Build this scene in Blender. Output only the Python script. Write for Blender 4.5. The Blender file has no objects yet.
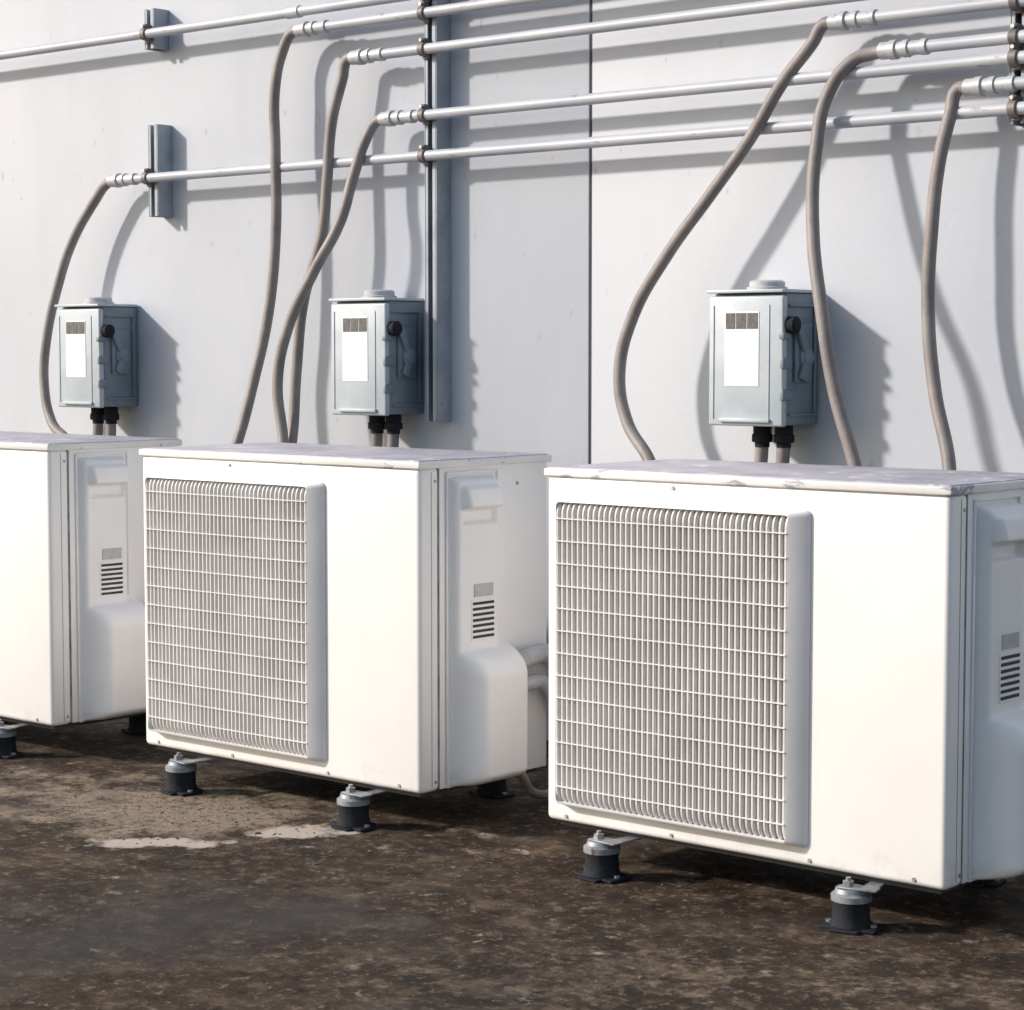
import bpy, bmesh, math, random
from mathutils import Vector, Matrix
random.seed(4)
sc=bpy.context.scene
sc.view_settings.view_transform='Standard'; sc.view_settings.look='None'; sc.view_settings.exposure=0
# ---------------- materials
def nd(nt,t,loc=(0,0)):
    n=nt.nodes.new(t); n.location=loc; return n
def mat(name,c1,c2=None,scale=6.0,detail=6,lo=.35,hi=.65,rough=.5,rough2=None,metal=0,bump=0,bscale=60,spots=None,sscale=30,sthr=.7,stretch=(1,1,1),spec=.5,dirt=None):
    m=bpy.data.materials.new(name); m.use_nodes=True; nt=m.node_tree; b=nt.nodes['Principled BSDF']
    b.inputs['Metallic'].default_value=metal; b.inputs['Roughness'].default_value=rough
    b.inputs['Specular IOR Level'].default_value=spec
    geo=nd(nt,'ShaderNodeNewGeometry'); mp=nd(nt,'ShaderNodeMapping'); mp.inputs['Scale'].default_value=stretch
    nt.links.new(geo.outputs['Position'],mp.inputs['Vector'])
    n=nd(nt,'ShaderNodeTexNoise'); n.inputs['Scale'].default_value=scale; n.inputs['Detail'].default_value=detail; n.inputs['Roughness'].default_value=.6
    nt.links.new(mp.outputs[0],n.inputs['Vector'])
    r=nd(nt,'ShaderNodeValToRGB'); r.color_ramp.elements[0].position=lo; r.color_ramp.elements[1].position=hi
    c2=c2 or c1
    r.color_ramp.elements[0].color=(*c1,1); r.color_ramp.elements[1].color=(*c2,1)
    nt.links.new(n.outputs['Fac'],r.inputs[0]); col=r.outputs[0]
    if spots:
        n2=nd(nt,'ShaderNodeTexNoise'); n2.inputs['Scale'].default_value=sscale; n2.inputs['Detail'].default_value=8
        n2.inputs['Roughness'].default_value=.65
        nt.links.new(mp.outputs[0],n2.inputs['Vector'])
        r2=nd(nt,'ShaderNodeValToRGB'); r2.color_ramp.elements[0].position=sthr; r2.color_ramp.elements[1].position=sthr+.04
        nt.links.new(n2.outputs['Fac'],r2.inputs[0])
        mx=nd(nt,'ShaderNodeMixRGB'); nt.links.new(r2.outputs[0],mx.inputs[0]); nt.links.new(col,mx.inputs[1]); mx.inputs[2].default_value=(*spots,1)
        col=mx.outputs[0]
    if dirt:
        # faint splash dust along the bottom edge (world height)
        sp=nd(nt,'ShaderNodeSeparateXYZ'); nt.links.new(geo.outputs['Position'],sp.inputs[0])
        mr=nd(nt,'ShaderNodeMapRange'); mr.inputs[1].default_value=.08; mr.inputs[2].default_value=.17; mr.inputs[3].default_value=.22; mr.inputs[4].default_value=0
        nt.links.new(sp.outputs[2],mr.inputs[0])
        n4=nd(nt,'ShaderNodeTexNoise'); n4.inputs['Scale'].default_value=22; n4.inputs['Detail'].default_value=8; n4.inputs['Roughness'].default_value=.7
        nt.links.new(mp.outputs[0],n4.inputs['Vector'])
        ad=nd(nt,'ShaderNodeMath'); ad.operation='ADD'; nt.links.new(n4.outputs['Fac'],ad.inputs[0]); nt.links.new(mr.outputs[0],ad.inputs[1])
        r4=nd(nt,'ShaderNodeValToRGB'); r4.color_ramp.elements[0].position=.66; r4.color_ramp.elements[1].position=1.0; r4.color_ramp.elements[1].color=(.45,.45,.45,1)
        nt.links.new(ad.outputs[0],r4.inputs[0])
        mx=nd(nt,'ShaderNodeMixRGB'); nt.links.new(r4.outputs[0],mx.inputs[0]); nt.links.new(col,mx.inputs[1]); mx.inputs[2].default_value=(*dirt,1); col=mx.outputs[0]
    nt.links.new(col,b.inputs['Base Color'])
    if rough2 is not None:
        mr=nd(nt,'ShaderNodeMapRange'); mr.inputs[3].default_value=rough; mr.inputs[4].default_value=rough2
        mr.inputs[1].default_value=lo; mr.inputs[2].default_value=hi
        nt.links.new(n.outputs['Fac'],mr.inputs[0]); nt.links.new(mr.outputs[0],b.inputs['Roughness'])
    if bump:
        n3=nd(nt,'ShaderNodeTexNoise'); n3.inputs['Scale'].default_value=bscale; n3.inputs['Detail'].default_value=5
        nt.links.new(geo.outputs['Position'],n3.inputs['Vector'])
        bp=nd(nt,'ShaderNodeBump'); bp.inputs['Strength'].default_value=bump; bp.inputs['Distance'].default_value=.01
        nt.links.new(n3.outputs['Fac'],bp.inputs['Height']); nt.links.new(bp.outputs[0],b.inputs['Normal'])
    return m
M={}
M['white']=mat('white_painted_steel',(.84,.83,.825),(.89,.885,.88),scale=3,rough=.42,spots=(.66,.61,.55),sscale=60,sthr=.745,bump=.015,bscale=25,dirt=(.52,.45,.38))
M['cover']=mat('white_plastic',(.83,.825,.835),(.88,.875,.88),scale=5,rough=.45,dirt=(.52,.45,.38))
M['grille']=mat('grille_plastic',(.63,.615,.605),(.71,.70,.69),scale=8,rough=.5)
M['frame']=mat('grille_frame_plastic',(.73,.715,.73),(.80,.785,.795),scale=8,rough=.45)
M['wire']=mat('grille_wire',(.74,.73,.71),(.81,.80,.78),scale=8,rough=.5)
M['lid']=mat('worn_lid_paint',(.33,.32,.385),(.50,.49,.54),scale=11,rough=.5,spots=(.68,.67,.67),sscale=16,sthr=.60)
M['lidrim']=mat('lid_rim_paint',(.72,.71,.71),(.82,.81,.79),scale=6,rough=.5,spots=(.36,.35,.42),sscale=11,sthr=.58,stretch=(.6,1,2))
M['dark']=mat('dark_gap',(.03,.03,.035),(.05,.05,.055),rough=.7)
M['inner']=mat('grille_interior',(.40,.395,.40),(.50,.49,.485),scale=5,rough=.7)
M['blade']=mat('fan_blade_plastic',(.30,.30,.305),(.36,.36,.36),scale=5,rough=.6)
M['seam']=mat('seam_joint_line',(.12,.115,.12),(.26,.25,.25),scale=30,rough=.7)  # dark joint colour for the seams between cabinet panels
M['fan']=mat('fan_plastic',(.16,.16,.165),(.22,.22,.22),rough=.5)
M['rubber']=mat('black_rubber',(.010,.012,.017),(.022,.024,.030),scale=25,rough=.8,bump=.2,bscale=90,spec=.25)
M['zinc']=mat('zinc_bracket',(.22,.24,.27),(.38,.39,.41),scale=30,rough=.5,metal=.5,spots=(.15,.10,.07),sscale=50,sthr=.60)
M['screw']=mat('screw_steel',(.35,.34,.33),(.5,.48,.45),rough=.45,metal=.6)
M['pipe']=mat('galvanized_conduit',(.40,.42,.47),(.51,.525,.57),scale=14,rough=.5,metal=.05,spots=(.30,.30,.33),sscale=35,sthr=.62,stretch=(.3,1,1))
M['coup']=mat('conduit_fitting',(.42,.44,.47),(.56,.57,.60),scale=30,rough=.45,metal=.15,spots=(.27,.26,.26),sscale=60,sthr=.60)
M['hose']=mat('grey_flexible_conduit',(.20,.175,.168),(.29,.258,.248),scale=12,rough=.55,bump=.1,bscale=120)
M['strut']=mat('strut_channel_steel',(.27,.31,.365),(.37,.41,.46),scale=12,rough=.5,metal=.1,bump=.05,spots=(.20,.20,.22),sscale=30,sthr=.66)
M['strutdark']=mat('clamp_steel',(.13,.125,.13),(.24,.20,.18),scale=40,rough=.6,metal=.3)
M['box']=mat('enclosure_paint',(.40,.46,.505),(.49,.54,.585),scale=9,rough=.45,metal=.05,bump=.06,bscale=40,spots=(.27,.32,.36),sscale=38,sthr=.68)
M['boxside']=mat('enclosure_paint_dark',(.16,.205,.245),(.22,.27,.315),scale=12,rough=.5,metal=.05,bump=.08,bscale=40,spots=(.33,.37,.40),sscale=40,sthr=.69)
M['label']=mat('paper_label',(.80,.80,.80),(.86,.86,.86),scale=10,rough=.6)
M['label2']=mat('faded_label',(.42,.43,.45),(.52,.53,.55),scale=40,rough=.5)
M['print']=mat('label_print',(.06,.06,.065),(.16,.15,.14),scale=90,rough=.6)
M['insul']=mat('insulation_wrap',(.36,.37,.40),(.50,.51,.53),scale=20,rough=.7,bump=.5,bscale=50)
# wall
def wallmat():
    m=bpy.data.materials.new('painted_wall'); m.use_nodes=True; nt=m.node_tree; b=nt.nodes['Principled BSDF']
    b.inputs['Roughness'].default_value=.6; b.inputs['Specular IOR Level'].default_value=.3
    geo=nd(nt,'ShaderNodeNewGeometry')
    def noise(sc_,det,stretch):
        mp=nd(nt,'ShaderNodeMapping'); mp.inputs['Scale'].default_value=stretch; nt.links.new(geo.outputs['Position'],mp.inputs[0])
        n=nd(nt,'ShaderNodeTexNoise'); n.inputs['Scale'].default_value=sc_; n.inputs['Detail'].default_value=det; nt.links.new(mp.outputs[0],n.inputs['Vector']); return n
    n1=noise(1.0,4,(1,1,1)); n2=noise(3.5,7,(1.2,1,.35)); n3=noise(60,4,(1,1,1)); n4=noise(28,8,(1,1,.6))
    r=nd(nt,'ShaderNodeValToRGB'); r.color_ramp.elements[0].position=.35; r.color_ramp.elements[1].position=.65
    r.color_ramp.elements[0].color=(.53,.567,.635,1); r.color_ramp.elements[1].color=(.59,.613,.665,1)
    nt.links.new(n1.outputs['Fac'],r.inputs[0])
    r2=nd(nt,'ShaderNodeValToRGB'); r2.color_ramp.elements[0].position=.33; r2.color_ramp.elements[1].position=.55
    r2.color_ramp.elements[0].color=(.92,.915,.91,1); r2.color_ramp.elements[1].color=(1,1,1,1)
    nt.links.new(n2.outputs['Fac'],r2.inputs[0])
    mx=nd(nt,'ShaderNodeMixRGB'); mx.blend_type='MULTIPLY'; mx.inputs[0].default_value=.6
    nt.links.new(r.outputs[0],mx.inputs[1]); nt.links.new(r2.outputs[0],mx.inputs[2])
    r3=nd(nt,'ShaderNodeValToRGB'); r3.color_ramp.elements[0].position=.68; r3.color_ramp.elements[1].position=.74
    nt.links.new(n4.outputs['Fac'],r3.inputs[0])
    mx2=nd(nt,'ShaderNodeMixRGB'); nt.links.new(r3.outputs[0],mx2.inputs[0]); nt.links.new(mx.outputs[0],mx2.inputs[1]); mx2.inputs[2].default_value=(.45,.47,.52,1)
    nt.links.new(mx2.outputs[0],b.inputs['Base Color'])
    bp=nd(nt,'ShaderNodeBump'); bp.inputs['Strength'].default_value=.12; bp.inputs['Distance'].default_value=.004
    nt.links.new(n3.outputs['Fac'],bp.inputs['Height']); nt.links.new(bp.outputs[0],b.inputs['Normal'])
    return m
M['wall']=wallmat()
def groundmat():
    m=bpy.data.materials.new('weathered_roof_ground'); m.use_nodes=True; nt=m.node_tree; b=nt.nodes['Principled BSDF']
    geo=nd(nt,'ShaderNodeNewGeometry')
    def L(v,sock):
        if isinstance(v,(int,float)): sock.default_value=v
        elif isinstance(v,tuple): sock.default_value=(*v,1)
        else: nt.links.new(v,sock)
    def noise(s,det,rg=.6,stretch=(1,1,1),rot=0):
        mp=nd(nt,'ShaderNodeMapping'); mp.inputs['Scale'].default_value=stretch; mp.inputs['Rotation'].default_value=(0,0,rot); nt.links.new(geo.outputs['Position'],mp.inputs[0])
        n=nd(nt,'ShaderNodeTexNoise'); n.inputs['Scale'].default_value=s; n.inputs['Detail'].default_value=det; n.inputs['Roughness'].default_value=rg; nt.links.new(mp.outputs[0],n.inputs['Vector']); return n.outputs['Fac']
    def ramp(f,a,b_,ca,cb):
        r=nd(nt,'ShaderNodeValToRGB'); r.color_ramp.elements[0].position=a; r.color_ramp.elements[1].position=b_
        r.color_ramp.elements[0].color=(*ca,1); r.color_ramp.elements[1].color=(*cb,1); nt.links.new(f,r.inputs[0]); return r.outputs[0]
    def mask(f,a,b_,hi=1.0): return ramp(f,a,b_,(0,0,0),(hi,)*3)
    def mix(f,a,b_,mode='MIX'):
        x=nd(nt,'ShaderNodeMixRGB'); x.blend_type=mode
        for i,v in enumerate((f,a,b_)): L(v,x.inputs[i])
        return x.outputs[0]
    def mth(a,b_,op='ADD'):
        x=nd(nt,'ShaderNodeMath'); x.operation=op
        L(a,x.inputs[0]); L(b_,x.inputs[1]); return x.outputs[0]
    def blob(cx,cy,rx,ry,rot=0):
        mp=nd(nt,'ShaderNodeMapping'); mp.vector_type='TEXTURE'; mp.inputs['Location'].default_value=(cx,cy,0); mp.inputs['Rotation'].default_value=(0,0,rot); mp.inputs['Scale'].default_value=(rx,ry,1)
        nt.links.new(geo.outputs['Position'],mp.inputs[0])
        ln=nd(nt,'ShaderNodeVectorMath'); ln.operation='LENGTH'; nt.links.new(mp.outputs[0],ln.inputs[0])
        mr=nd(nt,'ShaderNodeMapRange'); mr.inputs[1].default_value=0; mr.inputs[2].default_value=1; mr.inputs[3].default_value=1; mr.inputs[4].default_value=0
        nt.links.new(ln.outputs['Value'],mr.inputs[0]); return mr.outputs[0]
    big=noise(1.7,5); mid=noise(6,8,.7); fine=noise(42,8,.75); vf=noise(170,4,.7); mott=noise(16,7,.7)
    base=ramp(big,.40,.60,(.019,.0125,.0088),(.046,.030,.0195))
    base=mix(mask(mid,.48,.62),base,(.074,.050,.032))
    base=mix(mask(mott,.53,.63,.85),base,(.115,.081,.053))
    base=mix(mask(fine,.55,.63,.85),base,(.215,.165,.118))
    base=mix(ramp(mott,.36,.46,(.85,.85,.85),(0,0,0)),base,(.011,.008,.006))
    R=math.radians(41)
    silt=noise(9,9,.72)
    s=mth(silt,mth(mth(blob(-3.50,2.98,.46,.32,R),.34,'MULTIPLY'),mth(blob(-4.1,2.80,1.0,.36,R),.20,'MULTIPLY')))
    siltcol=mix(mask(vf,.4,.6),(.19,.143,.10),(.40,.33,.25))
    base=mix(mth(mask(s,.57,.72,.95),mask(fine,.34,.50),'MULTIPLY'),base,siltcol)
    s2=mth(mth(noise(14,6,.6),mth(fine,.25,'MULTIPLY')),mth(mth(blob(-3.36,2.76,.19,.07,R),.55,'MULTIPLY'),mth(blob(-3.20,3.03,.14,.08,R),.55,'MULTIPLY')))
    base=mix(mask(s2,.76,.90,.9),base,(.52,.45,.385))
    s3=mth(mid,mth(blob(-1.95,2.75,1.1,.35,R),.13,'MULTIPLY'))
    base=mix(mth(mask(s3,.54,.68,.8),mask(fine,.45,.58),'MULTIPLY'),base,(.21,.16,.115))
    dmp=mth(noise(3,6,.6),mth(blob(-2.80,2.46,.60,.36,R),.28,'MULTIPLY'))
    dm=mask(dmp,.54,.74,.7)
    base=mix(dm,base,(.030,.027,.028))
    nt.links.new(base,b.inputs['Base Color'])
    ro=mix(dm,mix(mask(big,.40,.60),(.70,.70,.70),(.9,.9,.9)),(.52,.52,.52)); nt.links.new(ro,b.inputs['Roughness'])
    b.inputs['Specular IOR Level'].default_value=.22
    h=mth(fine,mth(mid,1.2,'MULTIPLY')); h=mth(h,mth(vf,.5,'MULTIPLY')); h=mth(h,mth(mott,1.0,'MULTIPLY'))
    bp=nd(nt,'ShaderNodeBump'); bp.inputs['Strength'].default_value=.65; bp.inputs['Distance'].default_value=.006
    nt.links.new(h,bp.inputs['Height']); nt.links.new(bp.outputs[0],b.inputs['Normal'])
    return m
M['ground']=groundmat()
# ---------------- helpers
def empty(name,loc=(0,0,0)):
    e=bpy.data.objects.new(name,None); sc.collection.objects.link(e); e.location=loc; e.empty_display_size=.1; return e
def link(name,me,m,parent=None,smooth=False):
    o=bpy.data.objects.new(name,me); sc.collection.objects.link(o)
    if m is not None: me.materials.append(m)
    if smooth:
        for p in me.polygons:p.use_smooth=True
    if parent: o.parent=parent
    return o
def boxes(name,lst,m,parent=None,bevel=0,seg=2):
    """lst of (x0,x1,y0,y1,z0,z1)"""
    bm=bmesh.new()
    for x0,x1,y0,y1,z0,z1 in lst:
        r=bmesh.ops.create_cube(bm,size=1)
        bmesh.ops.scale(bm,vec=(x1-x0,y1-y0,z1-z0),verts=r['verts'])
        bmesh.ops.translate(bm,vec=((x0+x1)/2,(y0+y1)/2,(z0+z1)/2),verts=r['verts'])
    if bevel: bmesh.ops.bevel(bm,geom=bm.edges[:],offset=bevel,segments=seg,affect='EDGES',profile=.5)
    me=bpy.data.meshes.new(name); bm.to_mesh(me); bm.free()
    o=link(name,me,m,parent,smooth=bool(bevel))
    if bevel:
        try: me.set_sharp_from_angle(angle=math.radians(40))
        except Exception: pass
    return o
def revolve(name,prof,axis,loc,m,parent=None,n=32,fac=None):
    """prof: list of (h,r); axis 'X','Y','Z'"""
    bm=bmesh.new(); rings=[]
    for h,r in prof:
        ring=[]
        for i in range(n):
            a=2*math.pi*i/n; c,s=math.cos(a)*r,math.sin(a)*r
            v={'Z':(c,s,h),'X':(h,c,s),'Y':(s,h,c)}[axis]
            ring.append(bm.verts.new(Vector(v)+Vector(loc)))
        rings.append(ring)
    for a,b in zip(rings,rings[1:]):
        for i in range(n): bm.faces.new((a[i],a[(i+1)%n],b[(i+1)%n],b[i]))
    bm.faces.new(rings[0][::-1]); bm.faces.new(rings[-1])
    bmesh.ops.recalc_face_normals(bm,faces=bm.faces[:])
    me=bpy.data.meshes.new(name); bm.to_mesh(me); bm.free()
    o=link(name,me,m,parent,smooth=True)
    try: me.set_sharp_from_angle(angle=math.radians(35))
    except Exception: pass
    return o
def tube(name,pts,rad,m,parent=None,res=14,bres=5):
    cu=bpy.data.curves.new(name,'CURVE'); cu.dimensions='3D'; cu.bevel_depth=rad; cu.bevel_resolution=bres; cu.resolution_u=res; cu.use_fill_caps=True
    sp=cu.splines.new('BEZIER'); sp.bezier_points.add(len(pts)-1)
    for bp_,p in zip(sp.bezier_points,pts):
        bp_.co=p; bp_.handle_left_type=bp_.handle_right_type='AUTO'
    o=bpy.data.objects.new(name+'_c',cu); sc.collection.objects.link(o)
    bpy.context.view_layer.update()
    me=bpy.data.meshes.new_from_object(o.evaluated_get(bpy.context.evaluated_depsgraph_get()))
    bpy.data.objects.remove(o); me.materials.clear()
    return link(name,me,m,parent,smooth=True)
# ---------------- ground
bm=bmesh.new(); bmesh.ops.create_grid(bm,x_segments=2,y_segments=2,size=300)
me=bpy.data.meshes.new('ground'); bm.to_mesh(me); bm.free(); link('ground',me,M['ground'])
bm=bmesh.new()
for i in range(1500):
    x=random.uniform(-6,-.8); y=random.uniform(1.6,3.9)
    if random.random()<.45: x=random.gauss(-3.5,.5); y=random.gauss(2.95,.2)
    s=random.uniform(.0010,.0028) if random.random()<.97 else random.uniform(.003,.006)
    r=bmesh.ops.create_icosphere(bm,subdivisions=1,radius=s)
    mt=Matrix.Translation((x,y,s*.2))@Matrix.Rotation(random.random()*6,4,'Z')@Matrix.Diagonal((random.uniform(.8,2),1,random.uniform(.3,.6),1))
    bmesh.ops.transform(bm,matrix=mt,verts=r['verts'])
me=bpy.data.meshes.new('grit'); bm.to_mesh(me); bm.free(); link('grit',me,mat('grit_stone',(.03,.022,.016),(.20,.155,.11),scale=12,rough=.9))
# ---------------- building wall
WY=4.15
bld=empty('industrial_building',(0,0,0))
xs=[-3.355+2.6*k for k in range(-9,5)]
g=.0045
boxes('wall_panels',[(a+g,b-g,WY,WY+.12,0.0,5.2) for a,b in zip(xs,xs[1:])],M['wall'],bld,bevel=.003,seg=2)
boxes('wall_core',[(xs[0],xs[-1],WY+.02,WY+8,-.02,5.15)],M['dark'],bld)
boxes('parapet_cap',[(xs[0]-.05,xs[-1]+.05,WY-.06,WY+8.05,5.203,5.30)],M['strut'],bld,bevel=.005)
boxes('joint_trim',[(x-.0035,x+.0035,WY+.004,WY+.019,0,5.2) for x in xs[1:-1]],M['dark'],bld)
# ---------------- struts
def strut(x0,z0,z1):
    e=empty('strut_channel',(x0,WY,z0)); L=z1-z0; w=.044; d=.055; t=.004
    boxes('channel',[(0,t,-d,0,0,L),(w-t,w,-d,0,0,L),(t,w-t,-t,0,0,L),(t,.013,-d,-d+t,0,L),(w-.017,w-t,-d,-d+t,0,L)],M['strut'],e,bevel=.0012,seg=1)
    boxes('back_plate',[(t+.001,w-t-.001,-.012,-.006,.002,L-.002)],M['strutdark'],e)
    return e
strut(-3.858,.80,2.6); strut(-4.957,1.370,1.634); strut(-4.967,1.85,1.965); strut(-2.200,1.45,2.6)
# ---------------- conduits
PY=4.081
hoses={
1:[(518,143,4.08),(528,131,4.07),(534,118,4.06),(539,101,4.05),(539,88,4.04),(533,77,4.02),(522,72,3.99),(508,66,3.93)],
2:[(437,179,4.08),(439,169,4.07),(439,153,4.07),(438,131,4.06),(440,109,4.05),(444,90,4.03),(446,72,3.98),(446,58,3.9)],
3:[(414,170,4.08),(417,159,4.07),(418,143,4.06),(419,129,4.05),(424,112,4.03),(426,93,4.02),(424,73,3.98),(420,60,3.9)],
4:[(404,154,4.07),(407,144,4.05),(409,132,4.02),(416,119,3.99),(424,104,3.97),(427,90,3.96),(424,75,3.95),(418,60,3.9)],
5:[(267,166,4.08),(274,158,4.07),(282,146,4.06),(292,134,4.05),(304,120,4.04),(313,106,4.03),(316,93,4.02),(313,82,4.01),(304,73,3.98),(294,62,3.9)],
6:[(256,161,4.07),(261,154,4.05),(262,142,4.02),(260,124,3.98),(255,107,3.94),(251,90,3.93),(245,74,3.92),(240,60,3.9)],
7:[(232,148,4.07),(234,138,4.06),(235,124,4.05),(235,107,4.04),(232,90,4.02),(226,74,3.98),(222,60,3.9)]}
runs=[(-5.099,1.480,1),(-4.301,1.841,2),(-4.093,1.750,3),(-3.984,1.583,4),(-2.614,1.698,5),(-2.487,1.625,6),(-2.281,1.531,7)]
XE=4.0
def clamp(par,x,z):
    revolve('clamp_band',[(-.010,.0165),(-.008,.018),(.008,.018),(.010,.0165)],'X',(x,PY,z),M['strutdark'],par,n=20)
    boxes('clamp_foot',[(x-.010,x+.010,PY+.004,4.0955,z-.024,z+.024),(x-.007,x+.007,PY-.006,PY+.016,z+.016,z+.028)],M['strutdark'],par,bevel=.002,seg=1)
    revolve('clamp_bolt',[(0,.0045),(.010,.0045)],'Y',(x,PY-.014,z+.022),M['screw'],par,n=6)
strut_x=[-3.856+.010,-2.200+.021]
for x,z,k in runs:
    e=empty('electrical_conduit'); 
    revolve('rigid_pipe',[(x+.02,.0134),(XE,.0134)],'X',(0,PY,z),M['pipe'],e,n=24)
    revolve('connector',[(x-.012,.0155),(x-.010,.0185),(x+.012,.0185),(x+.014,.0210),(x+.030,.0210),(x+.032,.0165),(x+.046,.0165),(x+.047,.0190),(x+.060,.0190),(x+.062,.0155),(x+.088,.0155),(x+.090,.0175),(x+.104,.0175),(x+.106,.0136)],'X',(0,PY,z),M['coup'],e,n=14)
    pts=[(-a/100,c,b/100) for a,b,c in hoses[k]]
    pts=[(x,PY,z),(x-.03,PY,z-.003)]+pts if k not in(1,) else [(x,PY,z),(x-.035,PY,z-.010)]+pts
    tube('flexible_hose',pts,.0145,M['hose'],e)
    for sx in strut_x:
        if x+.12<sx: clamp(e,sx,z)
    if k==1: clamp(e,-4.955+.010,z)
e=empty('electrical_conduit')
revolve('rigid_pipe',[(-16,.0134),(XE,.0134)],'X',(0,PY,1.891),M['pipe'],e,n=24)
for sx in strut_x+[-4.944]: clamp(e,sx,1.891)
revolve('pipe_coupling',[(-4.35,.0135),(-4.349,.0165),(-4.30,.0165),(-4.299,.0135)],'X',(0,PY,1.891),M['coup'],e,n=20)
# ---------------- disconnect boxes
def dbox(x0):
    zb=.818; H=.297; W=.195; D=.148
    e=empty('electrical_disconnect_box',(x0,WY,zb))
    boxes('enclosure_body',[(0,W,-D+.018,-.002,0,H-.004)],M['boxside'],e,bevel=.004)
    boxes('door',[(-.003,W+.003,-D,-D+.0175,-.003,H-.010)],M['box'],e,bevel=.005,seg=3)
    boxes('rain_hood',[(-.005,W+.005,-D-.006,-.004,H-.0035,H+.004)],M['box'],e,bevel=.002)
    boxes('door_rim',[(.010,.0125,-D-.002,-D+.001,.012,H-.03),(W-.035,W-.0325,-D-.002,-D+.001,.012,H-.03)],M['box'],e,bevel=.0008,seg=1)
    boxes('warning_label',[(.042,.134,-D-.0012,-D+.001,.086,.252)],M['label'],e)
    boxes('label_header',[(.045,.070,-D-.0022,-D-.0008,.214,.249),(.073,.100,-D-.0022,-D-.0008,.214,.249),(.103,.131,-D-.0022,-D-.0008,.214,.249)],M['print'],e)
    boxes('door_lip_bottom',[(.03,W-.03,-D-.007,-D+.002,.006,.014)],M['box'],e,bevel=.001)
    revolve('hub_cap',[(0,.046),(.006,.046),(.008,.040),(.018,.040),(.022,.034)],'Z',(.105,-.075,H+.004),M['label2'],e,n=28)
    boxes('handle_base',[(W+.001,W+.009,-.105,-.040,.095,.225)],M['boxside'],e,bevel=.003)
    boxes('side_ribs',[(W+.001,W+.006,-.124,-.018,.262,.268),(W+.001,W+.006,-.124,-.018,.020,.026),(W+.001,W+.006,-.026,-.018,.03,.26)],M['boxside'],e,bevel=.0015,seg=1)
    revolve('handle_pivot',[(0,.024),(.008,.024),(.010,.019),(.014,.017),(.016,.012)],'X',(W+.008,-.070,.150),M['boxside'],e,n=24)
    o=boxes('lever',[(-.005,.005,-.009,.009,-.01,.098)],M['boxside'],e,bevel=.003); o.location=(W+.016,-.070,.150); o.rotation_euler=(math.radians(28),0,0)
    o=boxes('lever_lower',[(-.005,.005,-.012,.012,-.055,.0)],M['boxside'],e,bevel=.003); o.location=(W+.015,-.066,.150); o.rotation_euler=(math.radians(-25),0,0)
    revolve('lever_grip',[(-.014,.013),(-.010,.019),(.010,.019),(.013,.012)],'X',(W+.012,-.124,.222),M['rubber'],e,n=18)
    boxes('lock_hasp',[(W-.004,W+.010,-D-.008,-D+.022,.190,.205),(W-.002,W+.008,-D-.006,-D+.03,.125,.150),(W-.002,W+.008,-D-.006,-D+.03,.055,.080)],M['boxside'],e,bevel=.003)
    for xx,yy in ((.095,-.075),(.150,-.070)):
        revolve('hose_gland',[(-.002,.021),(-.022,.021),(-.024,.024),(-.040,.024),(-.042,.017),(-.052,.017)],'Z',(xx,yy,0),M['rubber'],e,n=16)
        tube('outlet_hose',[(xx,yy,-.04),(xx-.006,yy,-.10),(xx-.025,yy-.01,-.18),(xx-.05,yy-.08,-.28),(xx-.06,yy-.14,-.36)],.0155,M['hose'],e)
for x in (-5.272,-4.107,-2.887): dbox(x)
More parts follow.
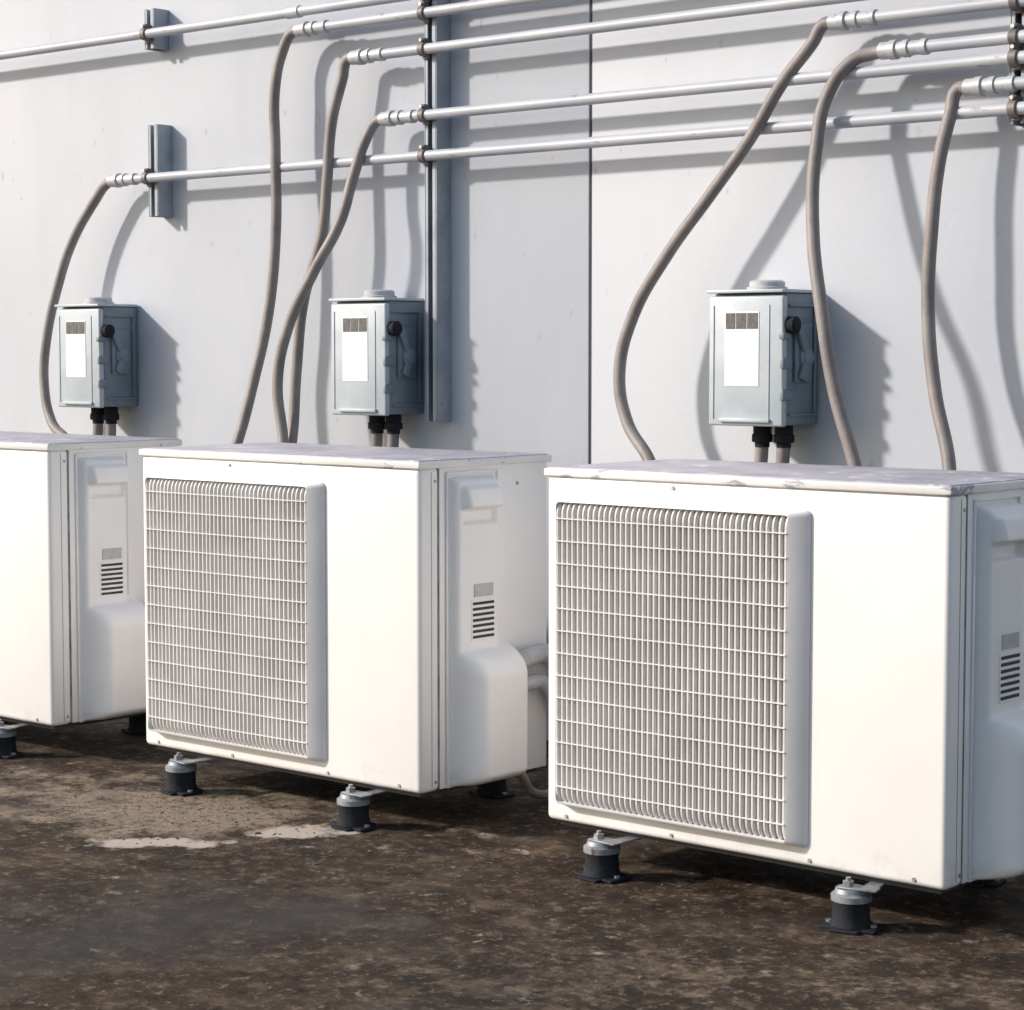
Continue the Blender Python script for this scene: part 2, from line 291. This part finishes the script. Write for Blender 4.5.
# ---------------- AC unit
FY=3.156
def circ(x):
    x=max(0,min(1,x)); return math.sqrt(1-(1-x)**2)
def rb(v,a,b,e): return circ((v-a)/e)*circ((b-v)/e)
def unit(x0,W=.868):
    zb=.085
    e=empty('air_conditioner_outdoor_unit',(x0,FY,zb)); D=.405; H=.664
    boxes('front_panel',[(0,W,0,.058,0,H)],M['white'],e,bevel=.011,seg=4)
    boxes('side_seam_gap',[(.003,W-.003,.055,.064,.004,H-.002)],M['seam'],e)
    boxes('rear_cabinet',[(.0015,W-.0015,.0600,D-.006,.002,H)],M['white'],e,bevel=.003)
    boxes('corner_post_line',[(W-.001,W+.0006,.0335,.0345,.01,H-.01)],M['seam'],e)
    boxes('base_tray',[(.02,W-.02,.02,D-.02,-.010,.004)],M['dark'],e)
    boxes('lid_rim',[(-.004,W+.004,-.005,D+.004,H-.003,H+.012)],M['lidrim'],e,bevel=.003,seg=3)
    boxes('lid_top',[(.002,W-.002,.001,D-.002,H+.0105,H+.0145)],M['lid'],e,bevel=.002)
    boxes('rear_coil',[(.03,W-.03,D-.0055,D+.001,.03,H-.03)],M['inner'],e)
    gx0,gx1,gz0,gz1=.036,.597,.034,.624; P=.028
    boxes('grille_backing',[(gx0+.02,gx1-.03,-.003,.004,gz0+.02,gz1-.02)],M['inner'],e)
    cx,cz=(gx0+gx1)/2-.01,(gz0+gz1)/2
    revolve('fan_opening',[(0,.262),(.0015,.262)],'Y',(cx,-.0048,cz),M['fan'],e,n=64)
    revolve('fan_hub',[(0,.06),(-.006,.055),(-.008,.04)],'Y',(cx,-.005,cz),M['dark'],e,n=32)
    for k in range(3):
        bm=bmesh.new(); a0=k*2*math.pi/3+.4
        up=[];dn=[]
        for i in range(9):
            r=.055+.195*i/8
            up.append(bm.verts.new((cx+r*math.cos(a0+.9*i/8*.6),-.0105,cz+r*math.sin(a0+.9*i/8*.6))))
            dn.append(bm.verts.new((cx+r*math.cos(a0+1.1+.5*i/8),-.0065,cz+r*math.sin(a0+1.1+.5*i/8))))
        for i in range(8): bm.faces.new((up[i],up[i+1],dn[i+1],dn[i]))
        me=bpy.data.meshes.new('fan_blade'); bm.to_mesh(me); bm.free(); link('fan_blade',me,M['blade'],e)
    def prof(P,zi0,zi1,R=.028,n=5):
        pts=[]
        for i in range(n+1):
            a=math.pi/2*i/n; pts.append((-P*math.sin(a),zi0+R*(1-math.cos(a))))
        for i in range(n+1):
            a=math.pi/2*(1-i/n); pts.append((-P*math.sin(a),zi1-R*(1-math.cos(a))))
        return pts
    bm=bmesh.new(); n=41; rw=.0080
    xa,xb=gx0+.010,gx1-.036
    for i in range(n):
        x=xa+(xb-xa)*i/(n-1)
        bow=1-.10*(abs(2*i/(n-1)-1))**3
        jx=random.uniform(-.0006,.0006)
        out=prof(P*bow,gz0+.004,gz1-.004); mid_=prof(P*bow-.003,gz0+.007,gz1-.007,R=.025); inn=prof(P*bow-.013,gz0+.017,gz1-.017,R=.020)
        secs=[]
        for prf,s in ((out,-.22),(mid_,-.5),(inn,-.40),(inn,.40),(mid_,.5),(out,.22)):
            secs.append([bm.verts.new((x+jx+s*rw,y,z)) for y,z in prf])
        m_=len(out)
        for a_ in range(6):
            A,B=secs[a_],secs[(a_+1)%6]
            for j in range(m_-1): bm.faces.new((A[j],B[j],B[j+1],A[j+1]))
    bmesh.ops.recalc_face_normals(bm,faces=bm.faces[:])
    me=bpy.data.meshes.new('grille_ribs'); bm.to_mesh(me); bm.free(); link('grille_ribs',me,M['grille'],e)
    zs=[gz0+.040+(gz1-gz0-.08)*i/12 for i in range(13)]
    boxes('grille_cross_wires',[(xa-.003,xb+.003,-P-.0002,-P+.005,z-.0010,z+.0010) for z in zs],M['wire'],e)
    bm=bmesh.new()
    def rr(x0_,x1_,z0_,z1_,r,n=6):
        o=[]
        for cx_,cz_,a0 in((x1_-r,z1_-r,0),(x0_+r,z1_-r,90),(x0_+r,z0_+r,180),(x1_-r,z0_+r,270)):
            for i in range(n+1):
                a=math.radians(a0+90*i/n); o.append((cx_+r*math.cos(a),cz_+r*math.sin(a)))
        return o
    loops=[]
    for (l,rr_,bt,y,rad) in ((0,0,0,.001,.010),(0,0,0,-.004,.010),(.002,.003,.002,-.0075,.009),(.006,.028,.006,-.024,.008),(.008,.031,.009,-.0255,.008),(.009,.033,.010,-.012,.007)):
        loops.append([bm.verts.new((x,y,z)) for x,z in rr(gx0+l,gx1-rr_,gz0+bt,gz1-bt,rad)])
    for a,b in zip(loops,loops[1:]):
        k=len(a)
        for i in range(k): bm.faces.new((a[i],a[(i+1)%k],b[(i+1)%k],b[i]))
    bmesh.ops.recalc_face_normals(bm,faces=bm.faces[:])
    me=bpy.data.meshes.new('grille_frame'); bm.to_mesh(me); bm.free(); o=link('grille_frame',me,M['frame'],e,smooth=True)
    try: me.set_sharp_from_angle(angle=math.radians(30))
    except Exception: pass
    def p(t,z):
        a=.026*rb(t,.086,.222,.014)*rb(z,.02,.640,.016)
        b=.088*rb(t,.090,.262,.034)*circ((z-.004)/.03)*circ((.288-z)/.060)
        h=(.040+.014*max(0,min(1,(.626-z)/.05)))*rb(t,.096,.212,.012)*rb(z,.574,.626,.010)
        rec=.014*rb(t,.104,.208,.008)*rb(z,.545,.574,.006)
        return max(max(a,b,h)-rec,0)-.0008
    nt_,nz=60,190
    bm=bmesh.new(); gr=[]
    for j in range(nz+1):
        z=.001+.645*j/nz; row=[]
        for i in range(nt_+1):
            t=.082+.186*i/nt_; row.append(bm.verts.new((W-.0015+p(t,z),t,z)))
        gr.append(row)
    for j in range(nz):
        for i in range(nt_): bm.faces.new((gr[j][i],gr[j][i+1],gr[j+1][i+1],gr[j+1][i]))
    bmesh.ops.recalc_face_normals(bm,faces=bm.faces[:])
    me=bpy.data.meshes.new('valve_cover'); bm.to_mesh(me); bm.free(); link('valve_cover',me,M['cover'],e,smooth=True)
    boxes('service_panel_edge',[(W-.001,W+.004,.076,.079,.01,.652),(W-.001,W+.004,.232,.235,.30,.652),(W-.001,W+.004,.0795,.2315,.648,.652)],M['white'],e,bevel=.001,seg=1)
    sx=W+.0245
    boxes('vent_recess',[(sx-.002,sx+.0008,.128,.200,.303,.388)],M['cover'],e,bevel=.001,seg=1)
    boxes('vent_slots',[(sx,sx+.0014,.131,.197,.308+.0115*i,.314+.0115*i) for i in range(7)],M['dark'],e,bevel=.0006,seg=1)
    boxes('rating_label',[(sx-.001,sx+.0012,.136,.194,.394,.420)],M['label2'],e)
    for xx,zz in ((.30,.012),(.05,.012),(.60,.012),(.30,.650),(W-.06,.012)):
        revolve('screw',[(0,.0040),(-.002,.0035)],'Y',(xx,.0,zz),M['screw'],e,n=10)
    for yy,zz in ((.045,.02),(.045,.635),(.10,.008),(.30,.02),(.30,.62)):
        revolve('screw',[(-.002,.0040),(.0015,.0035)],'X',(W,yy,zz),M['screw'],e,n=10)
    tube('line_set',[(W+.03,.24,.24),(W+.035,.30,.255),(W+.025,.37,.25),(W+.02,.46,.15),(W-.03,.62,.02),(W-.08,.78,-.02),(W-.1,1.05,-.02)],.021,M['insul'],e)
    tube('line_set_small',[(W+.03,.24,.19),(W+.04,.29,.20),(W+.03,.35,.19),(W+.02,.43,.09),(W-.01,.60,-.04),(W-.05,.80,-.06),(W-.1,1.05,-.06)],.016,M['insul'],e)
    tube('drain_hose',[(W+.01,.27,.03),(W+.01,.30,.0),(W-.01,.36,-.05),(W-.05,.50,-.074),(W-.10,.65,-.074)],.010,M['hose'],e)
    for fx in (.158,.702):
        for fy,sgn in ((-.026,1),(D+.0,-1)):
            f=empty('mounting_foot',(fx,fy,-zb)); f.parent=e
            rot=random.uniform(-.25,.25); f.rotation_euler=(0,0,rot)
            boxes('base_plate',[(-.050,.050,-.026,.026,0,.007),(-.026,.026,-.042,.042,.0005,.0058)],M['rubber'],f,bevel=.003)
            revolve('post',[(0.007,.036),(.014,.034),(.018,.0325),(.042,.0315),(.046,.033),(.050,.033)],'Z',(0,0,0),M['rubber'],f,n=28)
            revolve('cap',[(.050,.035),(.060,.035),(.064,.029),(.071,.027)],'Z',(0,0,0),M['zinc'],f,n=18)
            boxes('bracket_arm',[(-.018,.050,-.006*sgn-.014,-.006*sgn+.014,.0712,.0745),(.018,.046,min(.008*sgn,.10*sgn),max(.008*sgn,.10*sgn),.0716,.0748)],M['zinc'],f,bevel=.001,seg=1)
            revolve('bolt_nut',[(.0745,.010),(.083,.010)],'Z',(-.004,-.004*sgn,0),M['zinc'],f,n=6)
            revolve('bolt_shaft',[(.083,.0045),(.089,.0045)],'Z',(-.004,-.004*sgn,0),M['screw'],f,n=10)
            for bx in(-.040,.040): revolve('anchor_screw',[(.007,.006),(.011,.006)],'Z',(bx,0,0),M['zinc'],f,n=6)
    return e
for x in (-2.656,-3.857,-5.066): unit(x)
# ---------------- light
sdir=Vector((1.17,1,-.77)).normalized()
el=math.asin(-sdir.z); rot=math.atan2(-sdir.x,-sdir.y)
su=bpy.data.lights.new('sun','SUN'); su.energy=4.15; su.angle=math.radians(3.0); su.color=(1,.915,.835)
so=bpy.data.objects.new('sun',su); sc.collection.objects.link(so); so.rotation_euler=sdir.to_track_quat('-Z','Y').to_euler(); so.location=(-6,-4,6)
w=bpy.data.worlds.new('World'); sc.world=w; w.use_nodes=True; nt=w.node_tree
sk=nt.nodes.new('ShaderNodeTexSky'); sk.sky_type='NISHITA'; sk.sun_disc=False; sk.sun_elevation=el; sk.sun_rotation=rot%(2*math.pi)
sk.dust_density=2.0; sk.air_density=1.3; sk.ozone_density=2.0
bg=nt.nodes['Background']; bg.inputs[1].default_value=.15; nt.links.new(sk.outputs[0],bg.inputs[0])
# ---------------- camera
cd=bpy.data.cameras.new('camera'); cd.sensor_width=36; cd.lens=36*2170/1024; cd.clip_end=2000; cd.clip_start=.05
co=bpy.data.objects.new('camera',cd); sc.collection.objects.link(co); co.location=(0,0,.986)
a=math.radians(41); pt=math.radians(4.1)
fw=Vector((-math.sin(a)*math.cos(pt),math.cos(a)*math.cos(pt),-math.sin(pt)))
co.rotation_euler=fw.to_track_quat('-Z','Y').to_euler()
sc.camera=co
